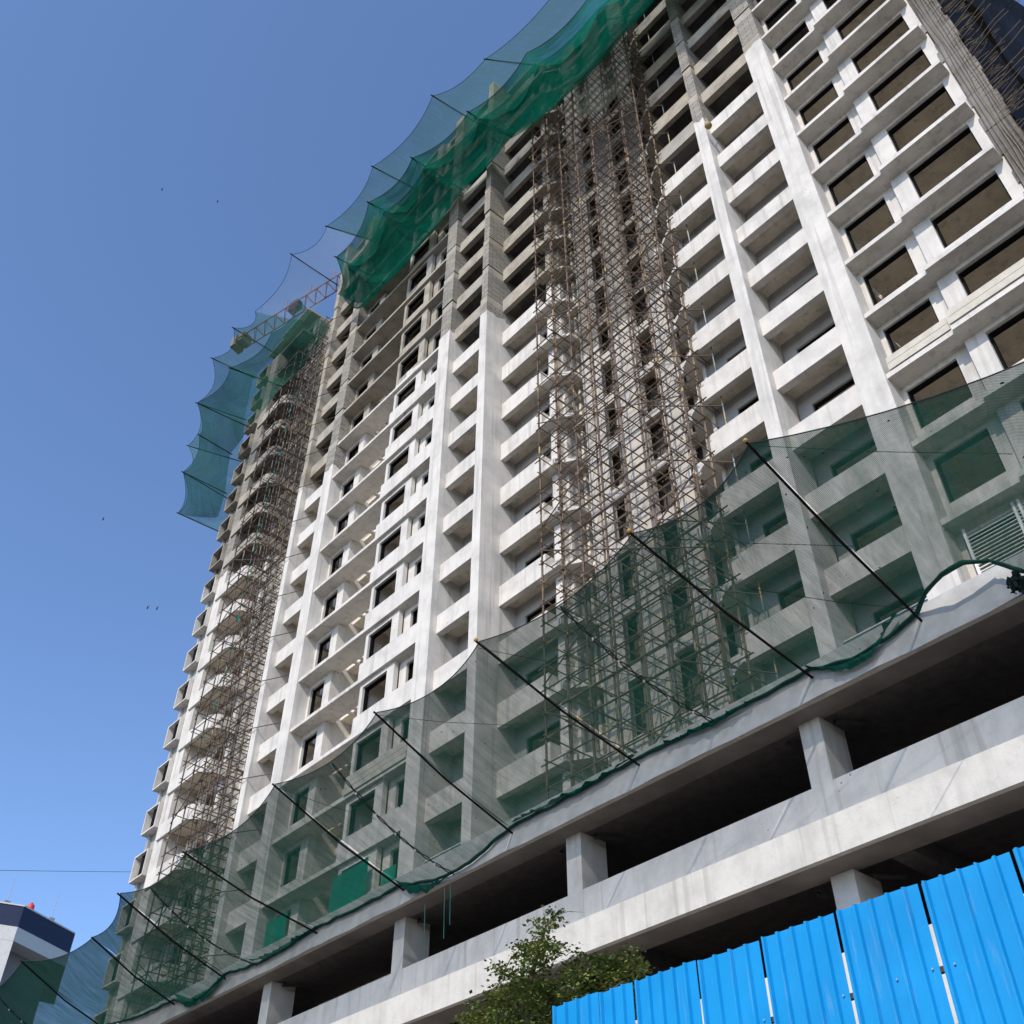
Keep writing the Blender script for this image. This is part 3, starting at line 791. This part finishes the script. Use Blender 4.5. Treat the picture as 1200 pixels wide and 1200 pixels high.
# ------------------------------------------------------------------ scaffolds
def scaffold(root, xs, ys, z0, z1, dz, r, mats, over=0.35, skip=0.0, brace=True):
    zs = []; z = z0+0.5
    while z < z1: zs.append(z); z += dz
    for yi, y in enumerate(ys):
        for x in xs:
            mb = MB(); zt = z1 + random.uniform(-1.2, 0.6)
            jx, jy = random.uniform(-0.05,0.05), random.uniform(-0.04,0.04)
            n = 6
            mb.tube([(x+jx+random.uniform(-0.03,0.03), y+jy, z0+(zt-z0)*i/n) for i in range(n+1)], r*1.5, 6)
            # couplers
            for zz in zs[::1]:
                if random.random() < 0.35: mb.box(x+jx-r*1.5, x+jx+r*1.5, y+jy-r*1.8, y+jy+r*1.2, zz-r*1.4, zz+r*1.4)
            mb.build('standard', mats[yi % 2], root)
    cnt = 0; rest = MB()
    for yi, y in enumerate(ys):
        for zz in zs:
            mb = MB() if cnt < 98 else rest
            a = xs[0]-random.uniform(0.1,over); c = xs[-1]+random.uniform(0.1,over)
            dzr = random.uniform(-0.06,0.06)
            mb.tube([(a,y-0.05,zz+dzr),(c,y-0.05,zz+dzr+random.uniform(-0.08,0.08))], r, 5)
            if random.random() < 0.22: mb.tube([(a+random.uniform(0,1),y-0.09,zz+0.45),(c-random.uniform(0,2),y-0.09,zz+0.47)], r*0.9, 5)
            if cnt < 98: mb.build('ledger', mats[(yi+1) % 2], root)
            cnt += 1
    if rest.v: stuff(rest.build('ledger', mats[0], root))
    tr = MB()
    for zz in zs:
        for x in xs:
            if random.random() < skip: continue
            zj = zz + random.uniform(0.04,0.12)
            tr.tube([(x+0.05,ys[0]-random.uniform(0.05,0.25),zj),(x+0.05,ys[-1]+(1.1 if random.random()<0.6 else 0.15),zj+random.uniform(-0.05,0.05))], r*0.95, 5)
    stuff(tr.build('transom', mats[1], root))
    if brace:
        br = MB()
        L = xs[-1]-xs[0]
        z = z0
        while z < z1-L*0.7:
            br.tube([(xs[0],ys[0]-0.1,z),(xs[-1],ys[0]-0.1,z+L*0.62)], r, 5)
            br.tube([(xs[-1],ys[0]-0.13,z+1.5),(xs[0],ys[0]-0.13,z+1.5+L*0.62)], r, 5)
            z += L*0.95
        stuff(br.build('brace', mats[0], root))
SC = thing('pipe_scaffold', 'dense rusty pipe scaffold filling the central recess of the tower', 'scaffold', (-19.5, 22.5, PB))
xs = [-23.35,-22.2,-21.05,-19.75,-18.6,-17.4,-16.35,-15.45]
scaffold(SC, xs, [22.0, 23.2], PB, H+64.5, 0.98, 0.029, [M_RUST, M_RUST2])
for k in range(-1, 17):
    z = zb(k)+0.2
    MB().tube([(-17.25,21.97,z+0.12),(-14.6,23.28,z-1.14)],0.028,5).build('tie_pipe', M_RUST, SC)
SL = thing('pipe_scaffold', 'thin brown pipe scaffold in the left recess of the tower beside the end balconies', 'scaffold', (-50.5, 22.5, PB))
xs = [-54.4,-53.0,-51.7,-50.5,-49.4,-48.3,-47.3]
scaffold(SL, xs, [22.0, 23.4], PB, H+66.5, 1.12, 0.030, [M_RUST3, M_RUST])
for k in range(-1, 16):
    z = zb(k)+2.0; MB().tube([(-49.6,21.95,z+0.35),(-46.5,21.95,z-0.08),(-44.6,22.62,z-0.32)],0.028,5).build('tie_pipe', M_RUST, SL)
# torn bits of green net caught on the left scaffold
mb = MB(); uv=[]
for i in range(58):
    z = H+33+i*0.5+random.uniform(-0.2,0.2); x = -51.9+0.03*i+random.gauss(0,0.18); L_ = random.uniform(0.15,0.6); wd = random.uniform(0.04,0.12)
    n = len(mb.v)
    for (dx,dz) in ((0,0),(wd,0.05),(wd*0.7,L_),(-wd*0.2,L_*0.9)): mb.v.append((x+dx, 21.9+random.uniform(-0.08,0.1), z+dz)); uv.append((dx,z+dz))
    mb.f.append((n,n+1,n+2,n+3))
o = mb.build('net_scrap', net_mat('teal_scrap',(0.02,0.20,0.18),0.8,0.4,0.3,False), SL); stuff(o); ul=o.data.uv_layers.new(name='UVMap')
for lp in o.data.loops: ul.data[lp.index].uv = uv[lp.vertex_index]

# ------------------------------------------------------------------ tower crane on the roof
CR = thing('tower_crane', 'red and white lattice crane jib showing over the tower top behind the pale net', 'crane', (-60, 27, TOP))
M_CR = plain('faded_red_crane', (0.20, 0.085, 0.08), 0.6, 0, 0.25); M_CRW = plain('crane_counterweight', (0.16,0.15,0.15), 0.9)
ZC = H+84.0
A = at_z(283, 398, ZC); Bq = at_z(440, 299, ZC)
dirv = (Bq-A).normalized(); side = Vector((-dirv.y, dirv.x, 0))
L = (Bq-A).length
mb = MB(); n = int(L/1.3); rr = 0.07
ch = [lambda s: A+dirv*s+side*0.65-Vector((0,0,0.7)), lambda s: A+dirv*s-side*0.65-Vector((0,0,0.7)), lambda s: A+dirv*s+Vector((0,0,0.7))]
for f in ch: mb.tube([f(0), f(L)], 0.065, 6)
for i in range(n):
    s0, s1 = i*L/n, (i+1)*L/n; smid=(s0+s1)/2
    for f in ch[:2]:
        mb.tube([f(s0), ch[2](smid)], rr*0.6, 5); mb.tube([ch[2](smid), f(s1)], rr*0.6, 5)
    mb.tube([ch[0](s0), ch[1](s1)], rr*0.5, 5); mb.tube([ch[0](s0), ch[1](s0)], rr*0.5, 5)
for s in (L*0.34, L*0.52, L*0.7): mb.tube([A+dirv*s+Vector((0,0,0.7)), A+dirv*s+Vector((0,0,2.0))], 0.06, 5)
mb.build('jib', M_CR, CR)
cw = MB()
cx = A - dirv*0.4
def obox(mb, c, hl, hw, hh):
    n=len(mb.v)
    for dz in (-hh,hh):
        for sx,sy in ((-1,-1),(1,-1),(1,1),(-1,1)): mb.v.append(tuple(c+dirv*hl*sx+side*hw*sy+Vector((0,0,dz))))
    mb.f += [(n,n+3,n+2,n+1),(n+4,n+5,n+6,n+7)]+[(n+i,n+(i+1)%4,n+4+(i+1)%4,n+4+i) for i in range(4)]
obox(cw, cx+Vector((0,0,-0.5)), 0.35, 0.6, 0.75); obox(cw, cx+dirv*1.0+Vector((0,0,-0.4)), 0.3, 0.6, 0.6); cw.build('counterweight', M_CRW, CR)
dk = MB(); obox(dk, A+dirv*(L*0.42)+Vector((0,0,-0.2)), 0.6, 0.3, 0.6); dk.build('winch_box', M_BLACK, CR)
ms = MB(); mc = A+dirv*(L*0.95)
for sx in (-0.9,0.9):
    for sy in (-0.9,0.9): ms.tube([(mc.x+sx,mc.y+sy,TOP-1),(mc.x+sx,mc.y+sy,ZC+1)],0.1,5)
z=TOP-1
while z < ZC:
    ms.tube([(mc.x-0.9,mc.y-0.9,z),(mc.x+0.9,mc.y-0.9,z+1.5)],0.06,5); ms.tube([(mc.x+0.9,mc.y-0.9,z),(mc.x+0.9,mc.y+0.9,z+1.5)],0.06,5); z+=1.5
ms.build('mast', M_CR, CR)

# ------------------------------------------------------------------ blue sheet fence
FN = thing('site_fence', 'bright blue ribbed sheet metal hoarding on steel rails in front of the site', 'fence', (-6, 9, 0))
m, nt, ns, ls, b = newmat('blue_painted_sheet')
pos = N(ns, 'ShaderNodeNewGeometry').outputs['Position']
n1 = noise_tex(ns, ls, pos, 1.5, 5); n2 = noise_tex(ns, ls, scaled(ns, ls, pos, (9, 9, 0.9)), 1.0, 5, 0.7)
c = ramp(ns, ls, n1.outputs[0], [(0.3, (0.0, 0.215, 0.50)), (0.7, (0.003, 0.265, 0.585))]).outputs[0]
c = mixc(ns, ls, ramp(ns, ls, n2.outputs[0], [(0.58, (0,0,0)), (0.74, (0.55,)*3)]).outputs[0], c, (0.16, 0.30, 0.46))
n3 = noise_tex(ns, ls, scaled(ns, ls, pos, (2.5, 2.5, 0.35)), 1.0, 6, 0.7)
c = mixc(ns, ls, ramp(ns, ls, n3.outputs[0], [(0.54, (0,0,0)), (0.74, (0.35,)*3)]).outputs[0], c, (0.035, 0.17, 0.38))
ls.new(c, b.inputs['Base Color']); b.inputs['Roughness'].default_value = 0.58; b.inputs['Specular IOR Level'].default_value = 0.3
bumped(ns, ls, noise_tex(ns, ls, pos, 1.3, 1).outputs[0], 0.35, 0.05, b)
M_BLUE = m
tops = [(648,701,1180,1163),(702.5,741,1163,1152),(744,815,1150,1126),(817,889,1127,1102),(892,976,1101,1069),(979.5,1075,1068,1036),(1079,1183,1034,1000),(1187,1300,997,955)]
YF = 9.0
for (xa, xb, ya, yb_) in tops:
    P = at_y(xa, ya, YF); Q = at_y(xb, yb_, YF); zt = (P.z+Q.z)/2
    x0, x1 = P.x, Q.x
    Wd = x1-x0; nr = max(3, round(Wd/0.19)); pts = []
    for i in range(nr):
        s = x0+Wd*i/nr; p = Wd/nr
        pts += [(s,0.0),(s+p*0.10,0.0),(s+p*0.16,-0.04),(s+p*0.29,-0.04),(s+p*0.35,0.0)]
    pts.append((x1,0.0))
    mb = MB()
    for (x,y) in pts: mb.v.append((x,YF+y,0.02)); mb.v.append((x,YF+y,zt-0.5)); mb.v.append((x,YF+y+0.0,zt+0.006*random.uniform(-1,1)))
    for i in range(len(pts)-1):
        for j in range(2): mb.f.append((3*i+j,3*i+3+j,3*i+4+j,3*i+1+j))
    o = mb.build('sheet', M_BLUE, FN)
    so = o.modifiers.new('Solidify','SOLIDIFY'); so.thickness = 0.004
    sc_ = MB()
    for zz in (zt-0.75, zt-2.2):
        for i in range(nr): 
            if random.random()<0.3: sc_.lathe([(0.009,-0.009),(0.011,0),(0.006,0.008)],(x0+Wd*(i+0.65)/nr,YF-0.012,zz),6)
    sc_.build('screw', plain('zinc_screw',(0.5,0.55,0.6),0.4,0.6) if 'zinc_screw' not in bpy.data.materials else bpy.data.materials['zinc_screw'], FN)
ft = at_y(985,1068,YF).z
mb = MB()
for zz in (ft-0.75, ft-2.2, ft-3.6, 0.6): mb.box(-10.5,-2.0,YF+0.03,YF+0.08,zz-0.025,zz+0.025)
mb.build('rail', plain('rusty_rail',(0.10,0.05,0.035),0.8), FN)
mb = MB()
for x in (-10.2,-8.05,-5.9,-3.75): mb.box(x-0.04,x+0.04,YF+0.08,YF+0.16,0,ft-0.5)
mb.build('post', bpy.data.materials['rusty_rail'], FN)

# ------------------------------------------------------------------ tree behind the fence
TR = thing('small_tree', 'small leafy green tree rising behind the left end of the blue fence', 'tree', (-14.2, 12.8, 0))
M_BARK = plain('brown_bark', (0.09,0.07,0.05), 0.95)
m, nt, ns, ls, b = newmat('leaf_green')
oi = N(ns,'ShaderNodeAttribute', attribute_name='tone', attribute_type='GEOMETRY')
cc = ramp(ns, ls, oi.outputs['Fac'], [(0.0,(0.035,0.058,0.012)),(0.5,(0.10,0.14,0.026)),(0.85,(0.21,0.24,0.048)),(1.0,(0.32,0.29,0.09))]).outputs[0]
ls.new(cc, b.inputs['Base Color']); b.inputs['Roughness'].default_value=0.6
tl = N(ns,'ShaderNodeBsdfTranslucent'); ls.new(cc, tl.inputs[0]); mx=N(ns,'ShaderNodeMixShader'); mx.inputs[0].default_value=0.25
ls.new(b.outputs[0],mx.inputs[1]); ls.new(tl.outputs[0],mx.inputs[2]); ls.new(mx.outputs[0], ns['Material Output'].inputs[0])
M_LEAF=m
YT=12.8
tp = lambda x,y,dy=0: at_y(x,y,YT+dy)
base = Vector((-14.2,12.8,0))
trk = MB()
fork = tp(612,1262)
trk.tube([base, base.lerp(fork,0.5)+Vector((0.1,0,0)), fork], 0.13, 8, 0.08)
limbs = [([fork,tp(618,1200),tp(622,1150),tp(632,1110),tp(640,1085),tp(652,1072)],0.06),([fork,tp(600,1200,.3),tp(575,1170,.4),tp(545,1180,.4)],0.05),([tp(618,1200),tp(650,1165),tp(690,1140),tp(735,1122)],0.045),([fork,tp(640,1220,-.4),tp(690,1180,-.5),tp(730,1150,-.5)],0.045),([tp(618,1200),tp(585,1150,.2),tp(600,1120,.2)],0.035),([tp(652,1072),tp(666,1068),tp(684,1069)],0.008),([fork,tp(560,1230,-.3),tp(530,1215,-.4)],0.04)]
for pts,r in limbs: trk.tube(pts, r, 6, r*0.25)
trk.build('trunk', M_BARK, TR, True)
clumps = [((632,1125),0.42,500),((612,1112),0.26,200),((640,1085),0.22,130),((655,1073),0.12,60),((618,1150),0.42,420),((603,1165),0.34,330),((580,1180),0.36,320),((568,1200),0.38,380),((600,1195),0.55,800),((640,1190),0.5,700),((660,1165),0.42,500),((690,1145),0.40,480),((715,1135),0.33,380),((738,1124),0.24,200),((700,1165),0.42,480),((730,1150),0.3,260),((665,1130),0.28,200),((545,1200),0.20,80),((590,1140),0.22,90),((640,1220),0.6,800),((580,1225),0.6,800),((700,1195),0.5,600),((650,1112),0.2,70),((745,1135),0.14,60)]
lf = MB(); tone=[]
for (px,py),rad,n in clumps:
    c = tp(px,py,random.uniform(-0.3,0.5))
    sub = [c+Vector((random.gauss(0,rad*0.55),random.gauss(0,rad*0.7),random.gauss(0,rad*0.42))) for _ in range(max(5,n//26))]
    bt = random.uniform(0.25,0.75)
    for i in range(int(n*1.6)):
        q = random.choice(sub)
        p = q + Vector((random.gauss(0,0.085),random.gauss(0,0.10),random.gauss(0,0.06)))
        d = Vector((random.uniform(-1,1),random.uniform(-1,1),random.uniform(-0.7,0.3))).normalized()
        s = d.cross(Vector((random.uniform(-.5,.5),random.uniform(-.5,.5),1))).normalized()
        Ln = random.uniform(0.05,0.105); Wn = Ln*0.36
        nn=len(lf.v)
        lf.v += [tuple(p),tuple(p+d*Ln*0.5+s*Wn),tuple(p+d*Ln),tuple(p+d*Ln*0.5-s*Wn)]; lf.f.append((nn,nn+1,nn+2,nn+3))
        tone.append(min(1,max(0,bt+random.gauss(0,0.22))))
cr = lf.build('crown', M_LEAF, TR)
at = cr.data.attributes.new('tone','FLOAT','FACE')
at.data.foreach_set('value', tone)

# ------------------------------------------------------------------ house block at the far left
BL = thing('white_block', 'white building with a dark blue parapet band at the lower left beyond the net', 'building', (0,0,0))
d0 = ray(29,1061); k_ = 84.0/math.hypot(d0.x,d0.y); C0 = Vector((d0.x*k_, d0.y*k_, H+d0.z*k_))
BL.location = (C0.x, C0.y, 0)
ur = Vector((math.cos(R_(117.5)), math.sin(R_(117.5)), 0)); ul_ = Vector((math.cos(R_(-107.2)), math.sin(R_(-107.2)), 0))
nR = Vector((ur.y, -ur.x, 0)); nL = Vector((-ul_.y, ul_.x, 0))
zt = C0.z
def plan(off_r, off_l, lr=5.68, ll=9.0):
    # corner where the two offset faces meet, then round the back
    a = C0 + nR*off_r; b_ = C0 + nL*off_l
    den = ur.x*ul_.y - ur.y*ul_.x; dx = b_ - a
    t = (dx.x*ul_.y - dx.y*ul_.x)/den
    k0 = a + ur*t
    p1 = C0 + ur*lr + nR*off_r; p4 = C0 + ul_*ll + nL*off_l
    return [(k0.x,k0.y),(p1.x,p1.y),(p1.x-9,p1.y+3),(p4.x-9,p4.y),(p4.x,p4.y)]
M_BW = plain('white_house_paint',(0.60,0.59,0.57),0.8,0,0.06); M_NAVY = plain('dark_blue_band',(0.020,0.032,0.075),0.7,0,0.15); M_GREYW = plain('grey_wall_paint',(0.24,0.23,0.235),0.8,0,0.08)
MB().prism(plan(0,0),zt-1.55,zt-0.10).build('parapet_band', M_NAVY, BL)
MB().prism(plan(0.05,0.05),zt-0.10,zt).build('coping', M_BW, BL)
MB().prism(plan(-0.02,-0.02),zt-2.55,zt-1.55).build('fascia', M_BW, BL)
MB().prism(plan(-1.6,-0.5,5.6),0,zt-2.55).build('wall', M_GREYW, BL)  # recess wall coloured dark grey to carry the shade under the fascia
e_ = [C0+ul_*a_+nL*o_ for a_,o_ in ((0.0,-0.03),(0.25,-0.40),(9.0,-0.40),(9.0,-0.03))]
MB().prism([(p.x,p.y) for p in e_],0,zt-2.553).build('wall', M_BW, BL)
mb = MB(); q = [C0+ul_*a_+nL*o_ for a_,o_ in ((1.7,0.02),(1.7,-0.1),(4.2,-0.1),(4.2,0.02))]
mb.prism([(p.x,p.y) for p in q],zt-4.3,zt-2.6); mb.build('window', plain('dark_grey_pane',(0.07,0.065,0.07),0.3), BL)
p = C0 + ul_*2.2 - Vector((3,0,0)); MB().box(p.x-2,p.x+1.3,p.y-2,p.y+0.2,zt,zt+2.2).build('stair_room', M_GREYW, BL)
drum = thing('roof_tank', 'small red tank standing on the roof edge of the white building at lower left', 'tank', (0,0,0))
pdm = C0 + ur*1.1 - nR*0.5; drum.location=(pdm.x,pdm.y,zt)
MB().lathe([(0.22,0),(0.25,0.08),(0.25,0.42),(0.18,0.56),(0.06,0.62)],(pdm.x,pdm.y,zt),14).build('body', plain('red_plastic',(0.55,0.05,0.04),0.5,0,0.1), drum, True)
MB().lathe([(0.08,0.62),(0.08,0.67),(0.02,0.69)],(pdm.x,pdm.y,zt),10).build('lid', plain('red_lid',(0.4,0.05,0.05),0.5), drum)
for (a,b_,hh,lab) in ((3.2,0.3,2.2,'thin grey mast on the right side of the white building roof'),(-0.6,1.2,2.4,'thin pale mast on the left side of the white building roof')):
    p = C0 + ur*a - nR*b_
    o = thing('roof_mast', lab, 'mast', (p.x,p.y,zt), 'thin masts on the low building roof')
    MB().tube([(p.x,p.y,zt),(p.x+0.05,p.y,zt+hh)],0.03,6,0.02).build('rod', plain('grey_mast',(0.35,0.36,0.4),0.5) if 'grey_mast' not in bpy.data.materials else bpy.data.materials['grey_mast'], o)
    MB().box(p.x-0.2,p.x+0.2,p.y-0.2,p.y+0.2,zt,zt+0.25).build('foot', M_GREYW, o)

# ------------------------------------------------------------------ small things
def cable(pts, r, mat, name, label, cat, group=None):
    o = MB().tube(pts, r, 5).build(name, mat); return tag(o, label, cat, group)
P = at_y(-60,1019,30); Q = at_y(160,1022,45)
P = ray(-60,1019).normalized()*60+Vector((0,0,H)); Q = ray(200,1022).normalized()*75+Vector((0,0,H))
cable([P.lerp(Q,i/10)-Vector((0,0,0.02*math.sin(math.pi*i/10))) for i in range(11)],0.012,M_POLE,'overhead_wire','thin dark wire crossing the sky above the white building at lower left','wire')
# round pot hung on the narrow right pier
pp = at_y(830,147,21.85)
pt = thing('hanging_pot', 'round ochre pot hung on the narrow white pier near the top of the photo', 'pot', tuple(pp))
MB().lathe([(0.04,-0.17),(0.14,-0.12),(0.175,-0.02),(0.16,0.07),(0.09,0.13),(0.10,0.17)],pp,14).build('body', plain('ochre_clay',(0.33,0.24,0.08),0.7), pt, True)
MB().tube([pp+Vector((0,0,0.2)),pp+Vector((0,0.15,0.7)),pp+Vector((0,0.27,0.9))],0.012,5).build('cord', M_ROPE, pt)
# loose strings under the podium edge
for (px, y0, y1, lab) in ((521,1040,1100,'longest loose green string hanging from the net hem over the dark deck'),(528,1036,1084,'shorter loose green string hanging beside the longest one below the net hem'),(498,1060,1108,'thin loose string hanging below the podium edge left of the green ones')):
    a = at_y(px,y0,18.6); c = at_x(px,y1,a.x); c.y = 18.6; c = at_y(px-1,y1,18.6)
    cable([a.lerp(c,i/7)+Vector((0.03*mnoise.noise(Vector((px,i*0.8,0))),0,0)) for i in range(8)],0.012,M_GROPE,'loose_string',lab,'string','loose strings under the net')
# birds
M_BIRD = plain('dark_bird',(0.02,0.02,0.022),0.8)
for (px,py,lab) in ((190,222,'tiny dark bird high in the upper left sky, left of the other'),(255,236,'tiny dark bird high in the upper sky nearer the tower net'),(173,712,'left one of two tiny birds flying close together at mid height'),(184,713,'right one of two tiny birds flying close together at mid height'),(121,608,'lone tiny bird left of the lowest tip of the upper net')):
    c = ray(px,py).normalized()*90+Vector((0,0,H))
    mb = MB(); tilt = random.uniform(-0.3,0.3); s_ = 0.9
    mb.lathe([(0.01,-0.16),(0.05,-0.08),(0.06,0.02),(0.035,0.12),(0.008,0.17)],c,8)
    for sg in (-1,1):
        mb.poly([c+Vector((0,0,0.05)),c+Vector((sg*0.22*s_,0.02,0.10+tilt*sg*0.1)),c+Vector((sg*0.42*s_,0.0,0.02)),c+Vector((sg*0.2*s_,0,-0.04)),c+Vector((0,0,-0.06))])
    tag(mb.build('bird', M_BIRD), lab, 'bird', 'birds in the sky')
